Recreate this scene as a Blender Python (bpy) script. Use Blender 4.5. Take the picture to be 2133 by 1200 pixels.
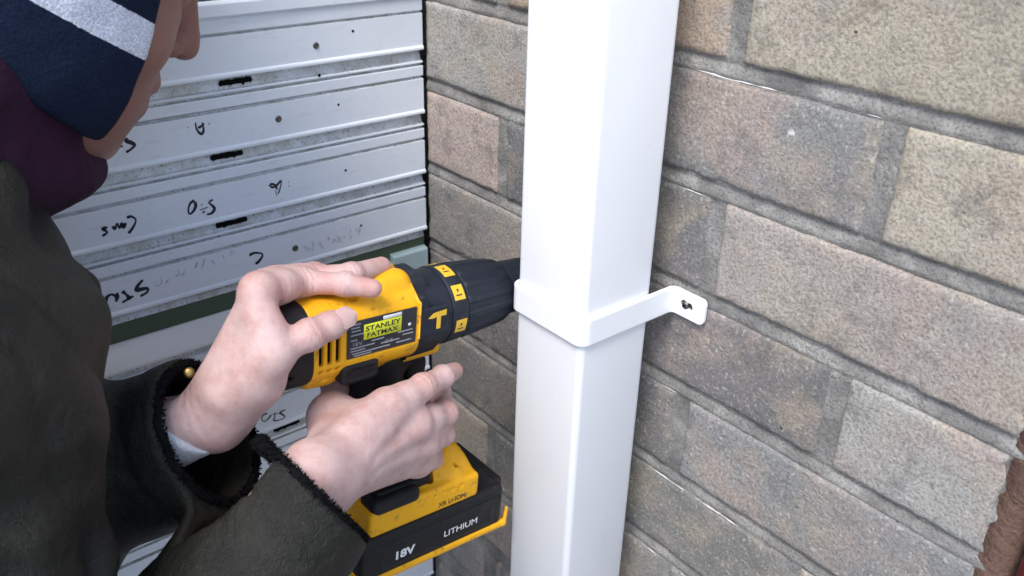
import bpy, bmesh, math, random
import numpy as np
from mathutils import Matrix, Vector

# ------------------------------------------------------------------ camera, world, sun, exposure
sc = bpy.context.scene
for o in list(bpy.data.objects): bpy.data.objects.remove(o)
COL = sc.collection
MM = 0.001
CAM = np.array([640.05, -436.77, 128.77])           # millimetres; origin = foot of the inner corner
YAW, PITCH, ROLL, FPX = math.radians(49.865), math.radians(26.988), math.radians(1.596), 1888.2
def cam_axes():
    fwd = np.array([-math.sin(YAW)*math.cos(PITCH), math.cos(YAW)*math.cos(PITCH), -math.sin(PITCH)])
    r = np.cross(fwd, [0, 0, 1.]); r /= np.linalg.norm(r); u = np.cross(r, fwd)
    return math.cos(ROLL)*r+math.sin(ROLL)*u, -math.sin(ROLL)*r+math.cos(ROLL)*u, fwd
CR, CU, CF = cam_axes()
cd = bpy.data.cameras.new('camera'); co = bpy.data.objects.new('camera', cd); COL.objects.link(co)
cd.sensor_width = 36; cd.lens = FPX*36/2133; cd.clip_start = .02; cd.clip_end = 300
M = Matrix(((CR[0], CU[0], -CF[0], CAM[0]*MM), (CR[1], CU[1], -CF[1], CAM[1]*MM), (CR[2], CU[2], -CF[2], CAM[2]*MM), (0, 0, 0, 1)))
co.matrix_world = M
cd.dof.use_dof = True; cd.dof.focus_distance = .60; cd.dof.aperture_fstop = 14
sc.camera = co

SUN_EL, SUN_AZ = math.radians(56), math.radians(154)   # azimuth clockwise from +Y
w = bpy.data.worlds.new('World'); sc.world = w; w.use_nodes = True
nt = w.node_tree; bg = nt.nodes['Background']
sky = nt.nodes.new('ShaderNodeTexSky'); sky.sky_type = 'NISHITA'; sky.sun_disc = False
sky.sun_elevation = SUN_EL; sky.sun_rotation = SUN_AZ; sky.air_density = 1.0; sky.dust_density = 1.5; sky.ozone_density = 1.0
nt.links.new(sky.outputs[0], bg.inputs[0]); bg.inputs[1].default_value = 0.14
sd = bpy.data.lights.new('sun', 'SUN'); sd.energy = 1.5; sd.angle = math.radians(26); sd.color = (1, .985, .965)
so = bpy.data.objects.new('sun', sd); COL.objects.link(so)
sdir = Vector((math.sin(SUN_AZ)*math.cos(SUN_EL), math.cos(SUN_AZ)*math.cos(SUN_EL), math.sin(SUN_EL)))
so.rotation_euler = sdir.to_track_quat('Z', 'Y').to_euler()
sc.view_settings.view_transform = 'Standard'; sc.view_settings.look = 'None'
sc.view_settings.exposure = 1.12; sc.view_settings.gamma = 1; sc.view_settings.use_curve_mapping = False

# ------------------------------------------------------------------ helpers
rng = np.random.default_rng(7)
A = lambda *v: np.array(v, float)
def ray(px, py): return CF+((px-1066.5)*CR-(py-600)*CU)/FPX
def onX(px, py, X): d = ray(px, py); return CAM+d*((X-CAM[0])/d[0])
def onY(px, py, Y): d = ray(px, py); return CAM+d*((Y-CAM[1])/d[1])
def onZ(px, py, Z): d = ray(px, py); return CAM+d*((Z-CAM[2])/d[2])
def atD(px, py, D): return CAM+ray(px, py)*D

def link(o, parent=None):
    COL.objects.link(o)
    if parent: o.parent = parent
    return o
def tag(o, label=None, cat=None, group=None, kind=None):
    for k, v in (('label', label), ('category', cat), ('group', group), ('kind', kind)):
        if v: o[k] = v
    return o
def empty(name, loc=(0, 0, 0), label=None, cat=None, group=None):
    o = bpy.data.objects.new(name, None); o.location = Vector(loc)*MM; o.empty_display_size = .02
    link(o); return tag(o, label, cat, group)
def mesh_obj(name, V, F, mats, parent=None, smooth=True, midx=None, local=None, world_to=None):
    """V in mm.  Parent at the world origin or with location only."""
    V = np.asarray(V, float)
    if parent is not None and local is None:
        V = V-np.array(parent.location)/MM
    m = bpy.data.meshes.new(name); m.from_pydata((V*MM).tolist(), [], [list(map(int, f)) for f in F] if not isinstance(F, np.ndarray) else F.tolist())
    if not isinstance(mats, (list, tuple)): mats = [mats]
    for a in mats: m.materials.append(a)
    if midx is not None: m.polygons.foreach_set('material_index', np.asarray(midx, np.int32))
    if smooth: m.polygons.foreach_set('use_smooth', np.ones(len(m.polygons), bool))
    m.update(); o = bpy.data.objects.new(name, m); link(o, parent); return o

# value noise ---------------------------------------------------------------------------------
_perm = np.random.default_rng(3).random(4096)
def vnoise(P, s=1.0, seed=0):
    P = np.asarray(P, float)/s+seed*17.13
    i = np.floor(P).astype(np.int64); f = P-i; f = f*f*(3-2*f)
    def h(x, y, z): return _perm[(x*374761393+y*668265263+z*2147483647 ^ (x*y*31+z*977)) & 4095]
    x, y, z = i[..., 0], i[..., 1], i[..., 2]; a, b, c = f[..., 0], f[..., 1], f[..., 2]
    def L(p, q, t): return p+(q-p)*t
    return L(L(L(h(x, y, z), h(x+1, y, z), a), L(h(x, y+1, z), h(x+1, y+1, z), a), b),
             L(L(h(x, y, z+1), h(x+1, y, z+1), a), L(h(x, y+1, z+1), h(x+1, y+1, z+1), a), b), c)*2-1
def fbm(P, s, n=3, seed=0):
    r = 0; a = 1; t = 0
    for k in range(n): r = r+a*vnoise(P, s/2**k, seed+k); t += a; a *= .5
    return r/t

# signed-distance modelling -------------------------------------------------------------------
class Prim:
    def __init__(s, fn, op='u', k=0): s.fn, s.op, s.k = fn, op, k
def cone(a, b, ra, rb, op='u', k=4):
    a, b = A(*a), A(*b); ba = b-a; L = ba@ba
    def fn(P):
        pa = P-a; t = np.clip(pa@ba/L, 0, 1); q = pa-t[..., None]*ba
        return np.sqrt((q*q).sum(-1))-(ra+(rb-ra)*t)
    return Prim(fn, op, k)
def ell(c, r, R=None, op='u', k=4):
    c, r = A(*c), A(*r)
    def fn(P):
        q = P-c
        if R is not None: q = q@R
        k0 = np.sqrt(((q/r)**2).sum(-1)); k1 = np.sqrt(((q/(r*r))**2).sum(-1))+1e-9
        return np.where(k0 < 1e-3, -r.min(), k0*(k0-1)/k1)
    return Prim(fn, op, k)
def box(c, h, r=1., R=None, op='u', k=0.):
    c, h = A(*c), A(*h)-r
    def fn(P):
        q = P-c
        if R is not None: q = q@R
        q = np.abs(q)-h
        return np.sqrt((np.maximum(q, 0)**2).sum(-1))+np.minimum(q.max(-1), 0)-r
    return Prim(fn, op, k)
def tube_y(c, hl, rx, rz, rc, r=1., op='u', k=0.):
    """prism along y: rounded-rectangle section rx x rz with corner radius rc, end rounding r"""
    c = A(*c)
    def fn(P):
        q = P-c; a = np.abs(q[..., 0])-(rx-rc); b = np.abs(q[..., 2])-(rz-rc)
        d2 = np.sqrt(np.maximum(a, 0)**2+np.maximum(b, 0)**2)+np.minimum(np.maximum(a, b), 0)-rc+r
        e = np.abs(q[..., 1])-hl+r
        return np.sqrt(np.maximum(d2, 0)**2+np.maximum(e, 0)**2)+np.minimum(np.maximum(d2, e), 0)-r
    return Prim(fn, op, k)
def half(p, n, op='i', k=0.):
    p, n = A(*p), A(*n); n = n/np.linalg.norm(n)
    return Prim(lambda P: (P-p)@n, op, k)
def comb(D, d, pr):
    if pr.op == 'u':
        if pr.k <= 0: return np.minimum(D, d)
        h = np.maximum(pr.k-np.abs(D-d), 0)/pr.k; return np.minimum(D, d)-h*h*pr.k*.25
    if pr.op == 's': d = -d
    if pr.k <= 0: return np.maximum(D, d)
    h = np.maximum(pr.k-np.abs(D-d), 0)/pr.k; return np.maximum(D, d)+h*h*pr.k*.25
def sdf_mesh(prims, lo, hi, vox, disp=None, B=16):
    lo, hi = A(*lo), A(*hi); nb = np.ceil((hi-lo)/(vox*B)).astype(int)
    g = np.stack(np.meshgrid(*[np.arange(n) for n in nb], indexing='ij'), -1).reshape(-1, 3)
    ctr = lo+(g+.5)*B*vox; R = B*vox*.5*math.sqrt(3)
    Dp = []; D = np.full(len(g), 1e6)
    for pr in prims:
        d = pr.fn(ctr); Dp.append(d); D = comb(D, d, pr)
    act = np.where(np.abs(D) < R*1.35+8)[0]
    N = nb*B+2
    loc = np.stack(np.meshgrid(*[np.arange(B+1)]*3, indexing='ij'), -1)
    KEY = lambda c: ((c[..., 0]*N[1])+c[..., 1])*N[2]+c[..., 2]
    vk, vp, qs = [], [], []
    for b in act:
        P = lo+(g[b]*B+loc)*vox
        D = np.full(P.shape[:3], 1e3)
        dm = min([Dp[i][b] for i, pr in enumerate(prims) if pr.op == 'u'])
        for i, pr in enumerate(prims):
            if pr.op == 'u' and Dp[i][b] > dm+2.3*R+pr.k+4: continue
            if pr.op == 's' and Dp[i][b] > R*1.2+pr.k+3: continue
            if pr.op == 'i' and Dp[i][b] < -(R*1.2+pr.k+3): continue
            D = comb(D, pr.fn(P), pr)
        if disp is not None: D = D+disp(P)
        S = D < 0
        if S.all() or not S.any(): continue
        # vertices
        acc = np.zeros((B, B, B, 3)); cnt = np.zeros((B, B, B))
        for ax in range(3):
            sl0 = [slice(None)]*3; sl1 = [slice(None)]*3; sl0[ax] = slice(0, B); sl1[ax] = slice(1, B+1)
            d0, d1 = D[tuple(sl0)], D[tuple(sl1)]; c = (S[tuple(sl0)] != S[tuple(sl1)])
            t = np.where(c, d0/np.where(c, d0-d1, 1), 0)
            pos = loc[tuple(sl0)].astype(float).copy(); pos[..., ax] += t
            o1, o2 = [a for a in range(3) if a != ax]
            for i in (0, 1):
                for j in (0, 1):
                    s = [slice(None)]*3; s[o1] = slice(i, B+i); s[o2] = slice(j, B+j); s[ax] = slice(0, B)
                    cc = c[tuple(s)]; acc += pos[tuple(s)]*cc[..., None]; cnt += cc
            # quads
            s = [slice(0, B)]*3; cb = c[tuple(s)]; e = np.argwhere(cb)
            if len(e):
                G = e+g[b]*B; flip = S[tuple(s)][cb]
                def cell(i, j): q = G.copy(); q[:, o1] -= i; q[:, o2] -= j; return q
                qd = np.stack([KEY(cell(1, 1)+1), KEY(cell(0, 1)+1), KEY(cell(0, 0)+1), KEY(cell(1, 0)+1)], 1)
                fl = flip if ax != 1 else ~flip
                qd[~fl] = qd[~fl][:, ::-1]; qs.append(qd)
        m = cnt > 0; cells = np.argwhere(m)
        vk.append(KEY(cells+g[b]*B+1)); vp.append(lo+(acc[m]/cnt[m][:, None]+g[b]*B)*vox)
    vk = np.concatenate(vk); vp = np.concatenate(vp); qs = np.concatenate(qs)
    o = np.argsort(vk); vk, vp = vk[o], vp[o]
    ix = np.searchsorted(vk, qs); ix = np.clip(ix, 0, len(vk)-1); ok = (vk[ix] == qs).all(1)
    return vp, ix[ok]

# primitive meshes ----------------------------------------------------------------------------
def lathe(prof, n=48, closed=True, mod=None):
    """prof = [(y, r)...] about the local y axis"""
    V, F = [], []
    for k, (y, r) in enumerate(prof):
        for i in range(n):
            a = 2*math.pi*i/n; rr = r*(1 if mod is None else mod(k, a)); V.append((rr*math.cos(a), y, rr*math.sin(a)))
    for k in range(len(prof)-1):
        for i in range(n):
            j = (i+1) % n; F.append((k*n+i, (k+1)*n+i, (k+1)*n+j, k*n+j))
    if closed: F.append(list(range(n))); F.append(list(range((len(prof)-1)*n, len(prof)*n))[::-1])
    return V, F
def bevel_box(lo, hi, bev=.6, seg=2):
    bm = bmesh.new(); bmesh.ops.create_cube(bm, size=1)
    lo, hi = A(*lo), A(*hi)
    for v in bm.verts: v.co = Vector(lo+(np.array(v.co)+.5)*(hi-lo))
    if bev: bmesh.ops.bevel(bm, geom=bm.edges[:], offset=bev, segments=seg, affect='EDGES', profile=.5)
    V = [tuple(v.co) for v in bm.verts]; bm.verts.index_update(); F = [[v.index for v in f.verts] for f in bm.faces]; bm.free()
    return V, F
def ribbon(pts, wd, nrm, lift, thick=.15):
    """flat marker stroke lying on a surface; pts (n,3) mm"""
    pts = np.asarray(pts, float)
    # resample smooth (Catmull-Rom)
    if len(pts) > 2:
        Q = np.vstack([2*pts[0]-pts[1], pts, 2*pts[-1]-pts[-2]]); out = []
        for i in range(1, len(Q)-2):
            for t in np.linspace(0, 1, 7)[:-1]:
                a, b, c, d = Q[i-1:i+3]; out.append(.5*((2*b)+(-a+c)*t+(2*a-5*b+4*c-d)*t*t+(-a+3*b-3*c+d)*t**3))
        pts = np.vstack(out+[pts[-1]])
    n = A(*nrm); tg = np.gradient(pts, axis=0); tg /= np.linalg.norm(tg, axis=1)[:, None]+1e-9
    sd_ = np.cross(n, tg); m = len(pts)
    ww = wd*(.8+.25*np.sin(np.linspace(0, 7, m)+pts[0, 1]))[:, None]*.5; ww[0] *= .6; ww[-1] *= .6
    V = np.vstack([pts+sd_*ww+n*lift, pts-sd_*ww+n*lift]); F = [(i, i+1, m+i+1, m+i) for i in range(m-1)]
    return V, F
def join(parts):
    V, F, o = [], [], 0
    for v, f in parts:
        V += [tuple(x) for x in v]; F += [[i+o for i in q] for q in f]; o += len(v)
    return V, F
def text_mesh(s, size, bold=.0):
    cu = bpy.data.curves.new('t', 'FONT'); cu.body = s; cu.size = size; cu.align_x = 'CENTER'; cu.align_y = 'CENTER'; cu.offset = bold; cu.resolution_u = 3
    o = bpy.data.objects.new('t', cu); COL.objects.link(o)
    dg = bpy.context.evaluated_depsgraph_get(); m = bpy.data.meshes.new_from_object(o.evaluated_get(dg))
    V = [tuple(v.co) for v in m.vertices]; F = [list(p.vertices) for p in m.polygons]
    bpy.data.objects.remove(o); bpy.data.curves.remove(cu); bpy.data.meshes.remove(m)
    return V, F

# ------------------------------------------------------------------ materials
class NT:
    def __init__(s, name):
        s.m = bpy.data.materials.new(name); s.m.use_nodes = True; s.t = s.m.node_tree
        s.b = s.t.nodes['Principled BSDF']; s.o = s.t.nodes['Material Output']; s.tc = None
    def n(s, typ, **kw):
        x = s.t.nodes.new(typ)
        for k, v in kw.items():
            if k.startswith('i_'):
                kk = k[2:]; kk = int(kk) if kk.isdigit() else kk.replace('_', ' ')
                s.put(x, kk, v)
            else: setattr(x, k, v)
        return x
    def put(s, x, k, v):
        if isinstance(v, bpy.types.NodeSocket): s.t.links.new(v, x.inputs[k])
        else: x.inputs[k].default_value = v
    def co(s, kind='Object'):
        if s.tc is None: s.tc = s.n('ShaderNodeTexCoord')
        return s.tc.outputs[kind]
    def pos(s):
        return s.n('ShaderNodeNewGeometry').outputs['Position']
    def noise(s, scale, detail=4, rough=.55, co=None, dist=0.):
        x = s.n('ShaderNodeTexNoise', i_Scale=scale, i_Detail=detail, i_Roughness=rough, i_Distortion=dist)
        s.t.links.new(co if co is not None else s.co(), x.inputs['Vector']); return x.outputs['Fac']
    def ramp(s, fac, stops, interp='LINEAR'):
        r = s.n('ShaderNodeValToRGB'); r.color_ramp.interpolation = interp
        e = r.color_ramp.elements
        while len(e) < len(stops): e.new(.5)
        for a, (p, c) in zip(e, stops): a.position = p; a.color = c if len(c) == 4 else (*c, 1)
        s.t.links.new(fac, r.inputs[0]); return r.outputs[0]
    def mix(s, fac, a, b, blend='MIX'):
        x = s.n('ShaderNodeMix', data_type='RGBA', blend_type=blend)
        for k, v in ((0, fac), (6, a), (7, b)):
            if isinstance(v, tuple) and len(v) == 3: v = (*v, 1)
            s.put(x, k, v)
        return x.outputs[2]
    def math(s, op, a, b=0.):
        x = s.n('ShaderNodeMath', operation=op); s.put(x, 0, a); s.put(x, 1, b); return x.outputs[0]
    def bump(s, h, strength=.3, dist=.001):
        x = s.n('ShaderNodeBump', i_Strength=strength, i_Distance=dist); s.t.links.new(h, x.inputs['Height']); s.t.links.new(x.outputs[0], s.b.inputs['Normal']); return x
    def set(s, **kw):
        for k, v in kw.items():
            k = k.replace('_', ' ')
            if isinstance(v, tuple) and len(v) == 3: v = (*v, 1)
            s.put(s.b, k, v)
        return s
g1 = lambda v: (v, v, v)

def mat_brick():
    s = NT('brick_clay'); P = s.pos()
    oi = s.n('ShaderNodeObjectInfo').outputs['Color']
    a = s.noise(17, 4, .6, P, .4); b = s.noise(13, 5, .6, s.n('ShaderNodeVectorMath', operation='ADD', i_0=P, i_1=(3.1, 7.7, 1.3)).outputs[0], .5)
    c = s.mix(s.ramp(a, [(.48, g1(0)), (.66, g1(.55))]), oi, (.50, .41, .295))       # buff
    c = s.mix(s.ramp(b, [(.50, g1(0)), (.70, g1(.5))]), c, (.46, .34, .31))       # pinkish
    d = s.noise(20, 5, .65, s.n('ShaderNodeVectorMath', operation='ADD', i_0=P, i_1=(9.1, 1.7, 5.3)).outputs[0])
    c = s.mix(s.ramp(d, [(.54, g1(0)), (.72, g1(.75))]), c, (.31, .305, .30))       # grey bloom
    f = s.noise(520, 3, .6, P); c = s.mix(s.ramp(f, [(.36, g1(.5)), (.55, g1(0))]), c, (.13, .115, .10))
    h2 = s.noise(380, 3, .6, P); c = s.mix(s.ramp(h2, [(.56, g1(0)), (.70, g1(.5))]), c, (.66, .63, .58))
    so_ = s.noise(38, 6, .7, s.n('ShaderNodeVectorMath', operation='ADD', i_0=P, i_1=(4.1, 2.7, 8.3)).outputs[0], .3); c = s.mix(s.ramp(so_, [(.53, g1(0)), (.72, g1(.6))]), c, (.12, .12, .115))
    v = s.n('ShaderNodeTexVoronoi', i_Scale=95.); s.t.links.new(P, v.inputs['Vector'])
    pit = s.ramp(v.outputs['Distance'], [(.05, g1(1)), (.13, g1(0))]); pg = s.ramp(s.noise(60, 2, .5, P), [(.60, g1(0)), (.64, g1(1))])
    pm = s.math('MULTIPLY', pit, pg)
    c = s.mix(s.math('MULTIPLY', pm, .8), c, (.05, .045, .04))
    wv = s.n('ShaderNodeTexVoronoi', i_Scale=42.); s.t.links.new(P, wv.inputs['Vector'])
    ws = s.math('MULTIPLY', s.ramp(wv.outputs['Distance'], [(.07, g1(1)), (.13, g1(0))]), s.ramp(s.noise(31, 2, .5, P), [(.64, g1(0)), (.67, g1(.8))]))
    c = s.mix(ws, c, (.72, .72, .70))
    s.set(Base_Color=c, Roughness=.95); s.b.inputs['Specular IOR Level'].default_value = .2
    hh = s.math('ADD', s.math('MULTIPLY', s.noise(520, 5, .75, P), .8), s.math('MULTIPLY', s.noise(190, 4, .6, P), .7))
    hh = s.math('SUBTRACT', hh, s.math('MULTIPLY', pm, .8))
    s.bump(hh, .9, .0019); return s.m
def mat_mortar():
    s = NT('mortar'); P = s.pos()
    a = s.noise(30, 5, .6, P)
    c = s.ramp(a, [(.3, (.16, .155, .148)), (.48, (.26, .25, .235)), (.66, (.40, .385, .36))])
    f = s.noise(600, 3, .6, P); c = s.mix(s.ramp(f, [(.35, g1(.6)), (.5, g1(0))]), c, (.12, .11, .10))
    g = s.noise(380, 2, .5, P); c = s.mix(s.ramp(g, [(.66, g1(0)), (.74, g1(.3))]), c, (.55, .54, .52))
    s.set(Base_Color=c, Roughness=.97); s.b.inputs['Specular IOR Level'].default_value = .2
    s.bump(s.math('ADD', s.noise(500, 5, .7, P), s.noise(150, 4, .6, P)), .9, .0018); return s.m
def mat_lime():
    s = NT('lime_fringe'); s.set(Base_Color=(.74, .73, .70), Roughness=.95); s.b.inputs['Specular IOR Level'].default_value = .05; s.bump(s.noise(900, 4, .6, s.pos()), .6, .0008); return s.m
def mat_slat(dirty):
    s = NT('slat_dirty' if dirty else 'slat_white'); P = s.pos()
    c = (.80, .85, .92)
    a = s.noise(14, 5, .6, P); c = s.mix(s.ramp(a, [(.45, g1(0)), (.7, g1(.3))]), c, (.68, .73, .80))
    st = s.n('ShaderNodeMapping', i_Scale=(1., .12, 1.)); s.t.links.new(P, st.inputs['Vector'])
    b = s.noise(260, 4, .65, st.outputs[0]); c = s.mix(s.ramp(b, [(.58, g1(0)), (.8, g1(.3))]), c, (.36, .37, .38))
    if dirty:
        d = s.noise(75, 5, .7, P); c = s.mix(s.ramp(d, [(.38, g1(.15)), (.62, g1(.85))]), c, (.50, .50, .46))
        e = s.noise(420, 4, .7, P); c = s.mix(s.ramp(e, [(.58, g1(0)), (.66, g1(.9))]), c, (.10, .10, .095))
    else:
        e = s.noise(330, 3, .6, P); k = s.noise(22, 3, .5, P)
        c = s.mix(s.math('MULTIPLY', s.ramp(e, [(.70, g1(0)), (.74, g1(.9))]), s.ramp(k, [(.5, g1(0)), (.6, g1(1))])), c, (.12, .12, .13))
        sm = s.noise(90, 6, .7, s.n('ShaderNodeMapping', i_Scale=(1, 1, .6)).outputs[0]) if False else s.noise(48, 6, .75, P)
        c = s.mix(s.ramp(sm, [(.56, g1(0)), (.75, g1(.25))]), c, (.5, .52, .55))
    s.set(Base_Color=c, Roughness=.42 if not dirty else .7); s.bump(s.noise(700, 3, .5, P), .12, .0004); return s.m
def mat_upvc():
    s = NT('white_upvc'); P = s.pos()
    a = s.noise(9, 4, .5, P); c = s.ramp(a, [(.3, (.83, .84, .86)), (.7, (.87, .875, .89))])
    d = s.noise(160, 5, .7, P); c = s.mix(s.ramp(d, [(.64, g1(0)), (.8, g1(.3))]), c, (.55, .56, .57))
    mp = s.n('ShaderNodeMapping', i_Scale=(1., 1., .06)); s.t.links.new(P, mp.inputs['Vector']); c = s.mix(s.ramp(s.noise(120, 5, .65, mp.outputs[0]), [(.58, g1(0)), (.82, g1(.12))]), c, (.60, .63, .66))
    s.set(Base_Color=c, Roughness=.33); s.b.inputs['Specular IOR Level'].default_value = .4
    s.bump(s.noise(60, 3, .5, P), .05, .0006); return s.m
def mat_plastic(name, col, rough=.45, grain=1200, bs=.25, wear=.0, dirt=(.08, .06, .03)):
    s = NT(name); P = s.co('Object')
    a = s.noise(35, 4, .6, P); c = s.mix(s.ramp(a, [(.4, g1(0)), (.75, g1(.35))]), (*col, 1), tuple(x*.72 for x in col))
    d = s.noise(110, 6, .75, P); c = s.mix(s.ramp(d, [(.56, g1(0)), (.72, g1(wear))]), c, dirt)
    s.set(Base_Color=c, Roughness=s.math('ADD', s.math('MULTIPLY', a, .25), rough-.1)); s.b.inputs['Specular IOR Level'].default_value = .3
    s.bump(s.noise(grain, 3, .5, P), bs, .0004); return s.m
def mat_flat(name, col, rough=.6, metal=0., spec=.5):
    s = NT(name); P = s.co('Object'); a = s.noise(90, 4, .6, P)
    s.set(Base_Color=s.mix(s.math('MULTIPLY', a, .35), (*col, 1), tuple(x*.6 for x in col)), Roughness=rough, Metallic=metal)
    s.b.inputs['Specular IOR Level'].default_value = spec; return s.m
def mat_skin():
    s = NT('skin'); P = s.pos()
    at = s.n('ShaderNodeAttribute', attribute_name='tint').outputs['Color']
    sep = s.n('ShaderNodeSeparateColor'); s.t.links.new(at, sep.inputs[0])
    a = s.noise(70, 5, .65, P); c = s.ramp(a, [(.33, (.50, .30, .27)), (.5, (.57, .385, .355)), (.68, (.62, .45, .425))])
    b = s.noise(160, 4, .6, P); c = s.mix(s.ramp(b, [(.55, g1(0)), (.75, g1(.4))]), c, (.50, .25, .21))
    c = s.mix(s.math('MULTIPLY', sep.outputs[0], .75), c, (.50, .20, .17))
    c = s.mix(sep.outputs[1], c, (.62, .44, .40))                       # nails
    c = s.mix(sep.outputs[2], c, (.26, .125, .095))                       # reddish face, its shade put into the colour
    s.set(Base_Color=c, Roughness=.5, Subsurface_Weight=.12, Subsurface_Scale=.004); s.b.inputs['Subsurface Radius'].default_value = (1, .35, .2)
    v = s.n('ShaderNodeTexVoronoi', i_Scale=900., feature='DISTANCE_TO_EDGE'); s.t.links.new(P, v.inputs['Vector'])
    cr = s.n('ShaderNodeAttribute', attribute_name='crease').outputs['Fac']
    h = s.math('ADD', s.math('ADD', s.math('MULTIPLY', s.ramp(v.outputs[0], [(0, g1(0)), (.12, g1(1))]), .35), s.noise(260, 5, .65, P)), s.math('MULTIPLY', cr, .8))
    s.bump(h, .45, .0009); return s.m
def mat_cloth(name, col, col2, weave=1500, rough=.85, bs=.4):
    s = NT(name); P = s.pos()
    a = s.noise(16, 5, .6, P, .6); c = s.mix(s.ramp(a, [(.4, g1(0)), (.68, g1(1))]), (*col, 1), (*col2, 1))
    f = s.noise(weave, 2, .5, P); c = s.mix(s.ramp(f, [(.4, g1(.35)), (.6, g1(0))]), c, tuple(x*.5 for x in col))
    s.set(Base_Color=c, Roughness=rough); s.b.inputs['Specular IOR Level'].default_value = .28
    s.bump(s.math('ADD', s.math('ADD', s.math('MULTIPLY', f, .5), s.noise(120, 5, .6, P, 1.)), s.math('MULTIPLY', s.noise(38, 4, .55, P, 1.6), 2.)), bs, .0018); return s.m
BRICK, MORTAR, LIME = mat_brick(), mat_mortar(), mat_lime()
SLAT, SLATD, UPVC = mat_slat(False), mat_slat(True), mat_upvc()
YEL = mat_plastic('yellow_plastic', (.80, .39, .010), .42, 900, .3, .8)
BLK = mat_plastic('black_rubber', (.010, .010, .011), .55, 1500, .5, .35, (.05, .05, .052))
COLLAR = mat_plastic('collar_rubber', (.013, .017, .026), .5, 1300, .4, .5, (.055, .06, .07))
VOID = mat_flat('black_void', (.006, .006, .007), .9, 0, .1)
MARK = mat_flat('marker_ink', (.012, .013, .03), .55)
PENCIL = mat_flat('pencil_smudge', (.40, .42, .45), .7)
STEEL = mat_flat('steel', (.42, .41, .40), .38, 1.)
DSTEEL = mat_flat('dull_steel', (.20, .19, .18), .5, 1.)
LABELBK = mat_flat('label_black', (.02, .022, .028), .35)
LIMEY = mat_flat('label_lime', (.62, .66, .02), .5)
WHITEP = mat_flat('white_print', (.72, .73, .74), .5)
GREYP = mat_flat('grey_print', (.30, .31, .34), .5)
YPRINT = mat_flat('yellow_print', (.78, .47, .03), .5)
SKIN = mat_skin()
JACKET = mat_cloth('olive_cloth', (.020, .0185, .0135), (.0055, .0056, .0052), 1400, .55, .8)
JLIN = mat_flat('black_fur', (.006, .006, .007), .95, 0, .1)
NAVY = mat_cloth('navy_knit', (.007, .012, .030), (.007, .011, .026), 900, .9)
WKNIT = mat_cloth('white_knit', (.72, .74, .80), (.62, .66, .76), 900, .9)
def mat_hat():
    s = NT('striped_knit'); P = s.pos(); b = s.n('ShaderNodeAttribute', attribute_name='band').outputs['Fac']
    b = s.math('ADD', b, s.math('MULTIPLY', s.noise(500, 2, .5, P), 1.5))
    mr_ = s.n('ShaderNodeMapRange', i_1=-100., i_2=100.); s.t.links.new(b, mr_.inputs[0])
    f = lambda z: (z+100)/200
    c = s.ramp(mr_.outputs[0], [(0, (.007, .012, .030)), (f(-21), (.66, .70, .80)), (f(-2), (.007, .012, .030)), (f(48), (.45, .55, .75)), (f(60), (.007, .012, .030))], 'CONSTANT')
    k = s.noise(900, 2, .5, P); c = s.mix(s.ramp(k, [(.4, g1(.35)), (.6, g1(0))]), c, (.02, .03, .06))
    s.set(Base_Color=c, Roughness=.95); s.b.inputs['Specular IOR Level'].default_value = .12
    s.bump(s.math('ADD', s.noise(600, 3, .6, P), s.noise(160, 4, .6, P)), .5, .0012); return s.m
HATM = mat_hat()
PURPLE = mat_cloth('purple_fleece', (.042, .010, .036), (.016, .005, .015), 800, .95)
TROUS = mat_cloth('dark_trousers', (.02, .022, .028), (.014, .015, .02), 1200, .9)
BOOT = mat_cloth('boot_leather', (.03, .022, .016), (.02, .015, .011), 500, .6)
REDP = mat_flat('red_paint', (.085, .007, .006), .45)
BROWN = mat_cloth('brown_sealant', (.17, .10, .075), (.11, .065, .05), 400, .95, .9)
GREEN = mat_flat('green_seal', (.07, .11, .068), .6)
TEAL = mat_flat('grey_teal_plastic', (.42, .55, .58), .5)
WHITEC = mat_cloth('white_cotton', (.62, .63, .66), (.52, .53, .56), 1500, .9)

# ------------------------------------------------------------------ ground
s = NT('paving'); P = s.pos(); s.set(Base_Color=s.ramp(s.noise(6, 6, .6, P), [(.3, (.16, .155, .15)), (.7, (.26, .25, .24))]), Roughness=.95); s.bump(s.noise(60, 5, .6, P), .5, .004)
gv = [(-120000, -120000, -1450), (120000, -120000, -1450), (120000, 120000, -1450), (-120000, 120000, -1450)]
tag(mesh_obj('ground', gv, [(0, 1, 2, 3)], s.m, smooth=False), kind='structure')

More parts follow.
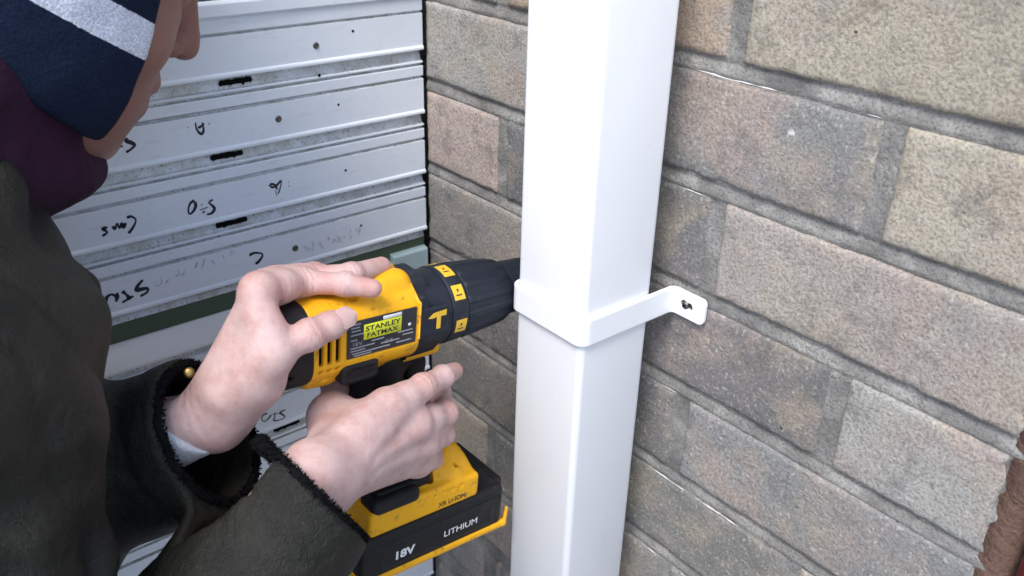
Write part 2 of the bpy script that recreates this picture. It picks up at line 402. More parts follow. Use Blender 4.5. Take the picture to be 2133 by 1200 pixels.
# ------------------------------------------------------------------ brick wall (face on Y = 0)
wall = empty('brick_wall', (0, 0, -1450), 'buff and grey weathered brick wall behind the white downpipe', 'wall')
XEND = 525
def brick_mesh(x0, x1, z0, z1, seed, step):
    r = np.random.default_rng(seed); nx = max(3, int((x1-x0)/step)); nz = max(3, int((z1-z0)/step))
    u = np.linspace(0, 1, nx+1); v = np.linspace(0, 1, nz+1); U, W = np.meshgrid(u, v, indexing='ij')
    X = x0+(x1-x0)*U; Z = z0+(z1-z0)*W; P = np.stack([X, np.zeros_like(X)+seed*3.7, Z], -1)
    ed = np.minimum.reduce([X-x0, x1-X, Z-z0, z1-Z])
    wob = 1.0*fbm(P, 22, 3, 1)+.5*fbm(P, 6, 2, 5)
    ex = np.exp(-np.minimum(X-x0, x1-X)/6.); ez = np.exp(-np.minimum(Z-z0, z1-Z)/6.)
    Xd = X+wob*ex; Zd = Z+(1.0*fbm(P+50, 26, 3, 2)+.45*fbm(P, 6, 2, 9))*ez
    y = .8*fbm(P, 40, 3, 3)+.5*fbm(P, 9, 3, 4)+.42*fbm(P, 3.6, 2, 6)
    chip = np.clip(fbm(P, 14, 3, 8)-.18, 0, 1)*7*np.exp(-ed/4.)
    y = y+2.6*np.exp(-ed/1.6)+chip+np.where(ed < .01, 2., 0)
    V = np.stack([Xd, y+.3, Zd], -1).reshape(-1, 3)
    idx = np.arange((nx+1)*(nz+1)).reshape(nx+1, nz+1)
    F = np.stack([idx[:-1, :-1], idx[1:, :-1], idx[1:, 1:], idx[:-1, 1:]], -1).reshape(-1, 4).tolist()
    loop = list(idx[:, 0])+list(idx[-1, 1:])+list(idx[-2::-1, -1])+list(idx[0, -2:0:-1])
    b = V[loop].copy(); b[:, 1] = 45; o = len(V); V = np.vstack([V, b]); n = len(loop)
    F += [(loop[(i+1) % n], loop[i], o+i, o+(i+1) % n) for i in range(n)]
    F.append([o+i for i in range(n)][::-1])
    return V, F
tones = [(.43, .38, .32), (.36, .335, .31), (.47, .405, .33), (.30, .285, .27), (.44, .37, .335), (.49, .43, .34), (.33, .315, .31)]
TONE = {(-1, 0): (.47, .45, .42), (-1, 1): (.50, .385, .29), (-1, 2): (.50, .445, .345), (0, 0): (.47, .45, .415), (0, 1): (.275, .275, .265), (0, 2): (.52, .465, .37),  # bricks by the pipe and lower down carry dirt plus painted-in shade
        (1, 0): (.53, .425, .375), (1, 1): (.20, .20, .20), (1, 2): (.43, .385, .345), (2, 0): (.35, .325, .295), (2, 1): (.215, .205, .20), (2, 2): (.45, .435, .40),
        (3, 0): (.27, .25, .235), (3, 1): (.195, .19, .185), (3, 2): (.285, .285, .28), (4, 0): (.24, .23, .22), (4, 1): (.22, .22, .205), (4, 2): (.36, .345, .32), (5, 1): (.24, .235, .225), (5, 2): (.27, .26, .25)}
JT = {0: [195, 419], 1: [103, 317], 2: [190, 420], 3: [86, 309], -1: [99, 315]}
seed = 0
for k in range(-8, 15):
    zt = -75.*k; zb = zt-65.5
    js = JT.get(k, [190, 415] if k % 2 == 0 else [95, 312]); xs = [-2]+js+[XEND+6]
    vis = -2 <= k <= 6
    for i in range(len(xs)-1):
        seed += 1
        a = xs[i]+(5.5 if i else 0); b = xs[i+1]-5.5
        if not vis: zt2 = zt
        V, F = brick_mesh(a, b, zb, zt, seed, 2.0 if vis else 12)
        if b > XEND-12:      # ragged right end
            m = np.clip((V[:, 0]-(XEND-30))/30, 0, 1); V[:, 0] += m*m*(fbm(V*A(0, 0, 1)+seed, 9, 3, 20)*4-7)
        o = mesh_obj('brick', V, F, BRICK, wall)
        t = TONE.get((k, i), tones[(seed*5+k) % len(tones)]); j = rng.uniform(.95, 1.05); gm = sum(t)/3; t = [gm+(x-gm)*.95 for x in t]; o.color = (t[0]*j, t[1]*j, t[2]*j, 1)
# mortar bed: struck joints, recessed at the top of each joint
xs = np.arange(-2, XEND+1, 2.6); zs = np.arange(-1060, 601, 1.6 if True else 3)
zs = zs[(zs > -480) | (np.arange(len(zs)) % 8 == 0)]; zs = zs[(zs < 160) | (np.arange(len(zs)) % 8 == 0)]
X, Z = np.meshgrid(xs, zs, indexing='ij'); P = np.stack([X, 0*X, Z], -1)
t = np.mod(Z, 75.)/9.5; t = np.clip(t, 0, 1)
Y = 1.7+2.8*t**1.4+.6*fbm(P, 18, 3, 30)+.5*fbm(P, 4, 2, 33)
inj = (np.mod(Z, 75.) > 9.5); Y = np.where(inj, 2.9+.6*fbm(P, 20, 3, 34)+.45*fbm(P, 4, 2, 36), Y)
V = np.stack([X, Y, Z], -1).reshape(-1, 3); ix = np.arange(X.size).reshape(X.shape)
F = np.stack([ix[:-1, :-1], ix[1:, :-1], ix[1:, 1:], ix[:-1, 1:]], -1).reshape(-1, 4)
mesh_obj('mortar', V, F, MORTAR, wall)
V, F = bevel_box((-60, 46, -1450), (XEND, 160, 1200), 0); mesh_obj('wall_core', V, F, MORTAR, wall, smooth=False)
# pale mortar fringes standing along some brick edges
def fringe(x0, x1, z, thick):
    n = int((x1-x0)/1.5); parts = []; V = []; F = []
    for i in range(n+1):
        x = x0+(x1-x0)*i/n; q = A(x, 0, z); r = thick*(.36+.75*max(-.6, float(fbm(q[None], 9, 3, 41)[0])))
        r *= min(1, (n-i)/6+.15, i/6+.15); r = max(r*max(0., min(1., 1.2+3.2*float(fbm(q[None], 17, 2, 52)[0]))), .03)
        zc = z-.3+.6*float(fbm(q[None], 14, 2, 44)[0]); yc = .4+.5*float(fbm(q[None], 10, 2, 47)[0])
        for a in range(6): V.append((x, yc-.6*r*math.cos(a*math.pi/3), zc+r*math.sin(a*math.pi/3)))
    for i in range(n):
        for a in range(6): b = (a+1) % 6; F.append((i*6+a, i*6+b, (i+1)*6+b, (i+1)*6+a))
    return mesh_obj('mortar_fringe', V, F, LIME, wall)
fringe(288, 412, .3, .95); fringe(285, 372, -299.6, 1.3); fringe(288, 312, -374.5, 1.1); fringe(286, 311, -75.2, .5)
fringe(290, 308, -224.6, .8); fringe(150, 226, -225.2, .7); fringe(20, 90, -150, .5); fringe(30, 96, -75, .4)

# end of the wall: rough brown sealant strip and red painted timber post
V, F = bevel_box((XEND-6, 2.5, -1449), (XEND+12, 60, 600), 0)
V = []; F = []; zz = np.arange(-1450, 601, 6.)
for z in zz:
    for (x, y) in ((XEND-9, 9), (XEND-7, 3.0), (XEND+2, 1.5), (XEND+9, 4), (XEND+13, 12), (XEND+13, 60), (XEND-9, 60)):
        q = A(x, y, z)[None]; V.append((x+1.5*float(fbm(q, 12, 3, 60)[0])*(x > XEND-8), y+1.4*float(fbm(q, 9, 3, 63)[0])*(y < 20), z))
for i in range(len(zz)-1):
    for a in range(7): b = (a+1) % 7; F.append((i*7+a, i*7+b, (i+1)*7+b, (i+1)*7+a))
tag(mesh_obj('sealant_strip', V, F, BROWN), 'rough brown sealant strip along the ragged end of the brick wall', 'sealant')
V, F = bevel_box((XEND+14, -4, -1450), (XEND+84, 60, 600), 3, 3)
tag(mesh_obj('timber_post', V, F, REDP, smooth=False), 'dark red painted post at the right end of the brick wall', 'post')

# ------------------------------------------------------------------ slatted shutter (face on X = 0, running along Y)
YE, YS = -1100., -2.5
shut = empty('roller_shutter', (0, -500, -1450), 'white ribbed metal shutter with upside-down marker writing', 'shutter')
def extrude(name, prof, mats, mi, y0=YE, y1=YS, parent=shut, th=None, ny=1):
    """profile [(x,z)] front side, from top to bottom; closed behind at x=-14"""
    pr = list(prof)+[(-14, prof[-1][1]), (-14, prof[0][1])]; n = len(pr)
    V = [(x, y, z) for y in (y0, y1) for x, z in pr]
    F = [(i, n+i, n+(i+1) % n, (i+1) % n) for i in range(n)]+[list(range(n)), list(range(2*n-1, n-1, -1))]
    mx = [mi[i] if i < len(mi) else 0 for i in range(n)]+[0, 0]
    return mesh_obj(name, V, F, mats, parent, smooth=False, midx=mx)
SP = [(-3.4, 0, 1), (-3.0, -.8, 1), (0, -1.3, 0), (0, -27.5, 0), (.9, -28.1, 0), (1.5, -29.2, 0), (1.5, -30.6, 0), (.7, -31.4, 1), (-5.5, -31.7, 1), (-6.2, -33, 1), (-4.0, -40.0, 1), (-1.4, -40.6, 0), (-.6, -41.4, 0), (-.6, -42.2, 0), (-1.4, -42.7, 1), (-4.2, -43.0, 1), (-4.2, -44.6, 1), (-.7, -44.8, 0), (-.4, -45.6, 0), (-.4, -52.6, 0), (-.9, -53.4, 1), (-3.4, -53.8, 1)]
def slat(zt):
    return extrude('slat', [(x, zt+z) for x, z, _ in SP], [SLAT, SLATD], [m for _, _, m in SP])
PIT = 54.6
tops = [-9-PIT*i for i in range(4)]
lows = [-269.5-PIT*i for i in range(21)]
slats = {}
for z in tops[:-1]+lows: slats[z] = slat(z)
slats[tops[-1]] = extrude('slat', [(x, tops[-1]+z) for x, z, _ in SP[:11]], [SLAT, SLATD], [m for _, _, m in SP[:11]])
extrude('top_rail', [(-6, 13), (1.6, 13), (2.2, 12), (2.2, 4), (1.6, 3), (-.8, 2.6), (-.8, 1.8), (0, 1.4), (0, -7.6), (-.8, -8.4), (-2.2, -8.8)], [SLAT, SLATD], [0]*11)
extrude('seal_recess', [(-5, -213.6), (-4.5, -214.5), (-3.5, -228.0)], [GREEN], [0, 0, 0])
# ledge rail with mitred teal end piece
extrude('ledge_rail', [(-4, -228.0), (-2.4, -228.2), (-1.6, -228.8), (5.8, -246.6), (5.6, -248.2), (4, -250), (-3, -251)], [UPVC], [0]*7, YE, -41)
pr = [(-4, -221), (1.6, -222.2), (2.4, -223.5), (2.4, -250), (1.6, -251), (-3, -251.4)]
extrude('ledge_end', pr, [TEAL], [0]*6, -40.5, -3)
extrude('infill_strip', [(-1.5, -251.6), (-1.5, -256), (-3, -256.4), (-3, -258), (-.6, -258.6), (-.6, -268), (-2.2, -269.2)], [SLAT, SLATD], [1, 1, 1, 0, 0, 0, 0])
def parent_slat(z):
    for t in list(slats):
        if t+.5 >= z > t-PIT: return slats[t]
    return shut
def child(name, V, F, mat, z, smooth=True):
    p_ = parent_slat(z); o = mesh_obj(name, np.asarray(V, float)-np.array(shut.location)/MM, F, mat, p_, smooth, local=True); return o
# vent slots in the grooves
for px, py in ((490, 165), (472, 318), (483, 465), (598, 893)):
    c = onX(px, py, -3.5); zt = [t for t in slats if t+.5 >= c[2] > t-PIT][0]; z = zt-35.6
    n = 26; V = []; F = []
    for i in range(n+1):
        y = c[1]-13+26*i/n; e = .6 if i in (0, n) else 1
        for dz in (1.9*e+.35*rng.normal(), -1.9*e-.7*abs(rng.normal())*(1 if rng.random() < .4 else .2)):
            zz_ = z+dz; V.append((-4.4+(z-zz_)*.25+.75, y, zz_))
    F = [(2*i, 2*i+1, 2*i+3, 2*i+2) for i in range(n)]
    child('vent_slot', V, F, VOID, z)
# screw heads and small rivet holes
def disc(c, r, mat, name):
    V, F = lathe([(0, r), (r*.25, r*.9), (r*.4, r*.45), (r*.15, r*.3)], 18); V = [(y, x, z) for x, y, z in V]
    V = np.array(V)+c; F = [f[::-1] for f in F]
    child(name, V, F, mat, c[2], True)
for px, py, r, m in ((658, 95, 2.6, DSTEEL), (580, 248, 2.7, DSTEEL), (615, 517, 2.8, DSTEEL), (735, 65, 1.1, VOID), (705, 218, 1.0, VOID), (720, 355, 1.1, VOID), (752, 470, 1.1, VOID), (665, 157, 1.3, VOID)):
    c = onX(px, py, 0.); disc(c, r, m, 'screw_head' if r > 2 else 'rivet_hole')
# handwriting, standing on its head
def Z5(p): return [(200+x/3, y/3) for x, y in p]
def Z6(p): return [(150+x/2.7907, 350+y/2.7907) for x, y in p]
def Z2(p): return [(350+x/2.807, 780+y/2.807) for x, y in p]
def Z4(p): return [(x/1.5, 400+y/1.5) for x, y in p]
writing = [
 (1.5, [Z5([(622, 765), (626, 800), (645, 830), (662, 836), (672, 815), (668, 785), (662, 765)]), Z5([(636, 800), (655, 790), (676, 772)]), Z5([(572, 795), (578, 800)]), Z5([(704, 772), (710, 776)])]),
 (2.2, [Z5([(195, 862), (188, 880), (215, 890), (240, 906), (222, 930), (188, 952)]), Z5([(125, 926), (168, 912)]), Z5([(132, 884), (138, 888)])]),
 (1.7, [Z6([(712, 188), (688, 205), (676, 240), (682, 266), (702, 255), (718, 225), (716, 196)]), Z6([(742, 245), (790, 228)]), Z6([(752, 211), (757, 214)]), Z6([(758, 262), (772, 250)]), Z6([(818, 183), (796, 200), (812, 215), (828, 236), (812, 262), (782, 270)])]),
 (1.7, [Z6([(318, 288), (345, 282), (370, 300), (362, 332), (338, 368), (326, 378)]), Z6([(312, 318), (300, 345), (288, 322), (276, 350), (262, 322), (250, 355), (236, 338)]), Z6([(206, 344), (178, 354), (198, 366), (204, 376), (176, 396)])]),
 (1.4, [Z6([(1144, 98), (1165, 112), (1190, 100), (1214, 74), (1212, 108), (1198, 150)]), Z6([(1150, 92), (1180, 98), (1192, 125)]), Z6([(1182, 130), (1190, 162)]), Z6([(1256, 80), (1260, 84)]), Z6([(1258, 102), (1263, 106)])]),
 (1.9, [Z6([(1030, 508), (1058, 494), (1098, 496), (1106, 512), (1088, 540), (1066, 558)])]),
 (2.4, [Z6([(412, 650), (385, 680), (375, 708), (405, 704), (438, 700), (436, 722), (396, 746)]), Z6([(292, 782), (356, 744)]), Z6([(292, 716), (318, 738), (338, 764)]), Z6([(262, 724), (262, 750), (256, 778)]), Z6([(256, 745), (230, 735), (202, 752), (192, 790), (208, 806)])]),
 (1.2, [Z2([(582, 226), (556, 238), (548, 264), (566, 274), (590, 254), (602, 236)]), Z2([(602, 236), (662, 226)]), Z2([(626, 222), (622, 250), (616, 272)]), Z2([(688, 206), (654, 222), (672, 236), (682, 250), (652, 266), (620, 272)])]),
 (1.7, [Z4([(502, 1000), (512, 1010), (502, 1022)]), Z4([(526, 994), (538, 1000), (548, 988), (560, 994)])]),
 (1.7, [Z4([(352, 1062), (354, 1084)])]),
]
for wd, strokes in writing:
    parts = []
    for st in strokes:
        pts = [onX(x, y, .12) for x, y in st]; parts.append(ribbon(pts, wd*1.35, (1, 0, 0), .12))
    V, F = join(parts); child('marker_writing', V, F, MARK, float(np.mean([v[2] for v in V])))
# faint grey rubbed-out scribble
parts = []
for x0, y0, x1, y1 in ((330, 585, 500, 520), (640, 515, 760, 478)):
    for k in range(9):
        a = k/9.; x = x0+(x1-x0)*a; y = y0+(y1-y0)*a
        pts = [(x+rng.uniform(-8, 8), y+rng.uniform(-12, 14)) for _ in range(4)]
        pts = [onX(px, py, .1) for px, py in pts]; parts.append(ribbon(pts, .5, (1, 0, 0), .1))
V, F = join(parts); tag(child('pencil_scribble', V, F, PENCIL, -190), kind='stuff')
# window above the shutter
win = empty('window', (0, -500, 14), 'pale green window edge just above the top of the shutter', 'window')
fr = [bevel_box((-50, YE, 14), (-8, YS, 34), 1.5), bevel_box((-50, YE, 800), (-8, YS, 840), 1.5), bevel_box((-50, -60, 34.2), (-8.3, YS, 799.8), 1.5), bevel_box((-50, YE, 34.2), (-8.3, YE+40, 799.8), 1.5)]
mesh_obj('frame', *join(fr), mat_flat('pale_green_frame', (.50, .56, .50), .5), win, smooth=False)
mg = NT('window_glass'); mg.set(Base_Color=(.10, .13, .12), Roughness=.06); mg.b.inputs['Specular IOR Level'].default_value = .8
mesh_obj('pane', *bevel_box((-34, YE+39, 33), (-28, -59, 801), 0), mg.m, win, smooth=False)
V, F = bevel_box((-180, YE-1, -1450), (-51, 46, 1200), 0); tag(mesh_obj('side_wall', V, F, MORTAR, smooth=False), 'plain grey wall carrying the shutter and window', 'wall')

# ------------------------------------------------------------------ downpipe and clip
PX0, PX1, PY0, PY1 = 227.2, 291.6, -84.6, -22.2
def rsq(x0, x1, y0, y1, r, n=7):
    pts = []
    for cx, cy, a0 in ((x1-r, y1-r, 0), (x0+r, y1-r, 90), (x0+r, y0+r, 180), (x1-r, y0+r, 270)):
        for i in range(n+1):
            a = math.radians(a0+90*i/n); pts.append((cx+r*math.cos(a), cy+r*math.sin(a)))
    return pts
def tube(outer, inner, z0, z1):
    n = len(outer); V = [(x, y, z) for z in (z0, z1) for x, y in outer]+[(x, y, z) for z in (z0, z1) for x, y in inner]; F = []
    for i in range(n):
        j = (i+1) % n
        F += [(i, j, n+j, n+i), (2*n+j, 2*n+i, 3*n+i, 3*n+j), (n+i, n+j, 3*n+j, 3*n+i), (j, i, 2*n+i, 2*n+j)]
    return V, F
pipe = empty('downpipe', (259, -53, -1450), 'square white plastic downpipe standing off the brick wall', 'downpipe')
V, F = tube(rsq(PX0, PX1, PY0, PY1, 4.6), rsq(PX0+2, PX1-2, PY0+2, PY1-2, 2.8), -1300, 1150); mesh_obj('pipe', V, F, UPVC, pipe)
V, F = tube(rsq(PX0-2.6, PX1+2.6, PY0-2.6, PY1+2.6, 5), rsq(PX0+.2, PX1-.2, PY0+.2, PY1-.2, 3), 600, 680); mesh_obj('socket', V, F, UPVC, pipe)
V, F = tube(rsq(PX0-1, PX1+1, PY0-1, PY1+1, 4.6), rsq(PX0+2, PX1-2, PY0+2, PY1-2, 2.8), -1450, -1300.5); mesh_obj('shoe', V, F, UPVC, pipe)
# clip: strap round the pipe with two feet against the wall
clip = empty('pipe_clip', (259, -30, -153), 'white plastic clip strapped round the downpipe and screwed to the brick', 'pipe clip')
T = 3.4; CZ0, CZ1 = -162.5, -143.2
ox0, ox1, oy0 = PX0-T, PX1+T, PY0-T
def arc(c, r, a0, a1, n=8):
    return [(c[0]+r*math.cos(math.radians(a0+(a1-a0)*i/n)), c[1]+r*math.sin(math.radians(a0+(a1-a0)*i/n))) for i in range(n+1)]
hT = T/2; xr_, xl_, yn_, yw_ = PX1+hT+.2, PX0-hT-.2, PY0-hT-.2, -hT-.4
path = [(xr_+28, yw_)]+arc((xr_+4.5, yw_-4.5), 4.5, 90, 180)+arc((xr_-6.5, yn_+6.5), 6.5, 0, -90)+arc((xl_+6.5, yn_+6.5), 6.5, -90, -180)+arc((xl_-4.5, yw_-4.5), 4.5, 0, 90)+[(xl_-28, yw_)]
path = np.array(path)
def strap_fn(P):
    q = P[..., :2]; best = np.full(P.shape[:-1], 1e3)
    for a, b in zip(path[:-1], path[1:]):
        ba = b-a; t_ = np.clip((q-a)@ba/(ba@ba+1e-9), 0, 1); e = q-a-t_[..., None]*ba; best = np.minimum(best, np.sqrt((e*e).sum(-1)))
    d2 = best-hT+1.0; dz = np.abs(P[..., 2]-(CZ0+CZ1)/2)-(CZ1-CZ0)/2+1.0
    return np.sqrt(np.maximum(d2, 0)**2+np.maximum(dz, 0)**2)+np.minimum(np.maximum(d2, dz), 0)-1.0
zc_ = (CZ0+CZ1)/2
def corner_fn(P):
    a = np.abs(P[..., 0]-(xr_+xl_)/2)-((xr_-xl_)/2+28.5-4.5); b = np.abs(P[..., 2]-zc_)-((CZ1-CZ0)/2+.05-4.5)
    return np.where(np.abs(P[..., 0]-(xr_+xl_)/2) > (xr_-xl_)/2+8, np.sqrt(np.maximum(a, 0)**2+np.maximum(b, 0)**2)+np.minimum(np.maximum(a, b), 0)-4.5, -9.)
pr = [Prim(strap_fn), Prim(corner_fn, 'i', .8)]
for cxh in (xr_+13.5, xl_-13.5):
    for dx, rr in ((-2.3, 3.1), (2.4, 2.6)): pr.append(cone((cxh+dx, -14, zc_), (cxh+dx, 6, zc_), rr, rr, 's', .5))
V, F = sdf_mesh(pr, (xl_-33, yn_-6, CZ0-3), (xr_+33, 4, CZ1+3), .6); mesh_obj('strap', V, F, UPVC, clip)
def screw(x, z, name, label):
    e = empty(name, (x, -4, z), label, 'screw')
    V, F = lathe([(-1.6, .4), (-1.5, 1.6), (-.6, 2.7), (.2, 2.75), (.5, 1.6), (5, 1.5), (26, 1.4), (30, .3)], 20); mesh_obj('head', np.array(V)+A(x, -3.6, z), [f[::-1] for f in F], DSTEEL, e)
    a = math.radians(35); parts = []
    for b in (a, a+math.pi/2):
        d = A(math.cos(b), 0, math.sin(b)); q = A(-d[2], 0, d[0]); c = A(x, -5.3, z)
        parts.append(([c+d*1.9+q*.4, c-d*1.9+q*.4, c-d*1.9-q*.4, c+d*1.9-q*.4], [(0, 1, 2, 3)]))
    mesh_obj('cross_slot', *join(parts), VOID, e, smooth=False)
screw(xr_+12.6, zc_+.3, 'clip_screw', 'dull steel screw in the right foot of the pipe clip')


# ------------------------------------------------------------------ cordless drill
TILT = math.radians(5); DO = A(202, -172, -151.5)
drill = empty('cordless_drill', DO, 'yellow and black cordless hammer drill held against the downpipe clip', 'drill')
drill.rotation_euler = (-TILT, 0, 0)
def dpt(y, z, x=0.): return DO+A(x, y*math.cos(TILT)+z*math.sin(TILT), -y*math.sin(TILT)+z*math.cos(TILT))
def part(name, VF, mat, parent=drill, smooth=True):
    return mesh_obj(name, VF[0], VF[1], mat, parent, smooth, local=True)
def sub_lines(pr, items):
    pr.extend(items); return pr
# yellow motor housing
pr = [tube_y((0, -25.5, 2.5), 34.5, 31.5, 30, 20, 3.),
      tube_y((0, -4, 24), 10.5, 20, 14, 9, 6., k=4), cone((-9, -28, 31), (-9, 0, 33), 7, 9, k=6), cone((9, -28, 31), (9, 0, 33), 7, 9, k=6),
      box((0, 10, -29), (15, 24, 7), 4, k=5), box((0, -28, -27), (18, 24, 7), 6, k=6), tube_y((0, -50, -16), 9, 23, 18, 12, 3, k=4)]
for i in range(3):
    for sx in (-1, 1): pr.append(box((sx*32, -54+i*5.0, 2.5), (6, 1.35, 11), 1.2, op='s', k=.4))
for i in range(3): pr.append(cone((28, -54+i*5.0, -13), (40, -54+i*5.0, -13), 1.4, 1.4, 's', .3))
pr.append(box((31, -16, 24.2), (4, 7.5, .9), .8, op='s', k=.3))
pr.append(cone((18, -30, 31), (22, -30, 41), 2.7, 2.9, 's', .4))
pr.append(box((33, -48, 21), (6, 3.4, .8), .6, op='s', k=.2))
pr.append(cone((24, -49, -24), (36, -49, -25), 2.4, 2.8, 's', .4))
pr.append(box((14.5, 0, -29), (5, 9, 3.6), 2, op='s', k=.5))
pr.append(box((33.4, -17, 6), (2.6, 22.6, 14.6), .8, op='s', k=.2))
part('motor_housing', sdf_mesh(pr, (-45, -75, -50), (45, 45, 55), 1.0), YEL)
part('reversing_switch', bevel_box((11, -8, -32), (16.5, 8, -26), 1.2), VOID)
part('vent_backing', bevel_box((-28, -59, -12), (28, -38, 16), 1), VOID)
part('belt_hook_screw', lathe([(0, 1.8), (.4, 1.6), (.6, .6)], 14), DSTEEL).matrix_local = Matrix.Translation((.0205, -.030, .0365)) @ Matrix.Rotation(math.radians(70), 4, 'X')
# black rear cap and soft lower panel
pr = [tube_y((0, -66, 2.5), 10.5, 32, 30.5, 21, 6.), ell((0, -70, 2.5), (28, 10, 26), k=3)]
for i in range(4): pr.append(box((0, -73, -11+i*9), (40, 2.5, 1.3), 1, op='s', k=.5))
part('rear_cap', sdf_mesh(pr, (-40, -85, -42), (40, -45, 42), 1.0), BLK)
part('cap_screw', lathe([(0, 2.6), (-.8, 2.4), (-1., .8)], 16), STEEL).location = (.024*1, -.0745, .012)
pr = [box((15.5, -30, -21), (17, 12, 8.5), 4, k=0), box((17, -30, -21), (17, 8, 4), 3, op='s', k=1.5), box((16, -30, -21), (15.6, 9, 5), 2, k=0)]
part('soft_panel', sdf_mesh(pr, (-5, -46, -34), (38, -12, -8), .9), BLK)
# label plate with print
part('label_plate', bevel_box((30.4, -39, -8), (31.75, 5.2, 20.2), .4), LABELBK)
lp = bpy.data.objects['label_plate']
def side_text(txt, size, y, z, mat, name, x=31.95, bold=.0, rot=0., parent=lp, sx=1.):
    V, F = text_mesh(txt, size, bold); V = np.array(V)
    c, s_ = math.cos(rot), math.sin(rot); yy = V[:, 0]*sx; zz_ = V[:, 1]
    return mesh_obj(name, np.stack([np.full(len(V), x), y+yy*c-zz_*s_, z+yy*s_+zz_*c], 1), F, mat, parent, False, local=True)
part('brand_plate', bevel_box((31.6, -29, 4.4), (31.95, -5, 16.2), .1, 1), LIMEY, lp)
side_text('STANLEY', 5.4, -17, 12.6, LABELBK, 'brand_text', 32.05, .12)
side_text('FATMAX', 5.1, -17.3, 7.4, LABELBK, 'brand_text', 32.05, .10)
part('white_patch', bevel_box((31.6, -17, 16.6), (31.9, -5, 19.4), .1, 1), WHITEP, lp)
for i, t in enumerate(('XR LI-ION 18V  0-1500/min', 'TYPE 10   5035048', '18V  CE  13mm   EU', 'MADE  1.5Ah  2.0Ah')):
    pass
side_text('18V', 4.2, -33, 2.6, GREYP, 'rating_print', 31.95); side_text('C E', 3.6, -13, -1.2, GREYP, 'rating_print', 31.95, .05)
for z, a, b in ((18, -37, -31), (15.5, -37, -31.5), (13, -36.5, -31), (10, -37, -28), (6, -37, -33), (2.4, -24, -16), (-.2, -37, -22), (-2.4, -37, -28), (-4.6, -36, -12), (-6.4, -35, -24), (-1.6, -18, -6), (3.4, -7, 2.5), (.6, -4, 3), (-4.4, -8, 2)):
    part('rating_line', bevel_box((31.6, a, z-.45), (31.9, b, z+.45), 0), GREYP, lp, False)
part('warning_dot', bevel_box((31.6, -.5, 6.6), (31.95, 1.4, 8.8), .2, 1), WHITEP, lp)
part('trim_line', sdf_mesh([box((30.6, 7.0, 8), (2.2, 1.0, 15), .8), cone((30, 7, 22), (14, 7, 34), 1.3, 1.3, k=1)], (8, 2, -10), (36, 12, 38), .8), YEL)
# gearbox housing
pr = [cone((0, 8, 0), (0, 33, 0), 31, 30.0, k=0), half((0, 7.5, 0), (0, -1, 0)), half((0, 35, 0), (0, 1, 0)),
      box((31, 20, 5), (1.8, 9.5, 11.5), 1.4, k=1.), box((26, 10.5, 10), (5.5, 3, 17), 2, k=2), tube_y((0, 14, 20), 7, 18, 15, 8, 3, k=4), box((0, 20, -27), (15, 13, 7), 4, k=5)]
part('gear_housing', sdf_mesh(pr, (-40, 0, -42), (40, 42, 42), 1.0), COLLAR)
gh = bpy.data.objects['gear_housing']
hm = [bevel_box((32.3, 19.5, -1.5), (33.2, 22.6, 10), .2, 1)]
V = [(33.1, 13, 8.6), (33.1, 17, 12.2), (33.1, 26.6, 13), (33.1, 26.6, 8.4), (33.1, 20, 8.6), (33.1, 16, 8.0)]
V2 = [(32.2, y, z) for _, y, z in V]; n = len(V)
hm.append((V+V2, [list(range(n))]+[(i, n+i, n+(i+1) % n, (i+1) % n) for i in range(n)]))
part('hammer_symbol', join(hm), YPRINT, gh, False)
part('white_fleck', bevel_box((25.0, 11.5, 21.5), (26.4, 13, 24.6), .3, 1), WHITEP, gh, False)
# mode ring with yellow squares
part('mode_ring', lathe([(34.6, 28), (34.6, 30.2), (35.6, 31), (46.4, 30.6), (47.6, 29.8), (47.6, 26)], 72), COLLAR)
mr = bpy.data.objects['mode_ring']
def ring_patch(a0, a1, y0, y1, r, name, mat, par, n=8, lift=.35):
    V, F = [], []
    for i in range(n+1):
        a = math.radians(a0+(a1-a0)*i/n)
        for y in (y0, y1): V.append(((r+lift)*math.cos(a), y, (r+lift)*math.sin(a)))
        for y in (y0, y1): V.append(((r-.6)*math.cos(a), y, (r-.6)*math.sin(a)))
    for i in range(n):
        b = i*4; c = b+4
        F += [(b, b+1, c+1, c), (b, c, c+2, b+2), (b+1, b+3, c+3, c+1)]
    F += [(0, 2, 3, 1), (n*4, n*4+1, n*4+3, n*4+2)]
    return part(name, (V, F), mat, par, False)
for a0, a1 in ((66, 94), (28, 50), (-22, -1), (112, 134), (150, 172)):
    o = ring_patch(a0, a1, 36.8, 45.2, 30.7, 'mode_square', YPRINT, mr)
    am = (a0+a1)/2
    ring_patch(am-5, am-3.2, 38.6, 43.0, 31.1, 'mode_mark', LABELBK, o, 2, .15); ring_patch(am+1, am+5, 40.2, 41.4, 31.1, 'mode_mark', LABELBK, o, 2, .15)
# ribbed clutch collar and chuck
prof = [(47.8, 26), (48, 29.2), (50, 29.8), (54, 29.6), (60, 29), (66, 28.4), (72, 27.8), (80, 26.8), (86, 25.8), (89, 24.8), (90.5, 22)]
def ribs(k, a):
    if k in (0, 1, 9, 10): return 1
    return 1+.022*(1 if math.cos(a*15) > .1 else -1)
part('clutch_collar', lathe(prof, 240, True, ribs), COLLAR)
part('chuck', lathe([(88, 18), (90, 21.6), (93, 21.9), (112, 21.4), (118, 20.6), (121, 17), (128, 9), (128.5, 4)], 60, True, lambda k, a: 1+(.012*(1 if math.cos(a*20) > 0 else -1) if k in (2, 3) else 0)), COLLAR)
part('drill_bit', lathe([(126, 3), (176, 3), (181, .4)], 16), DSTEEL)
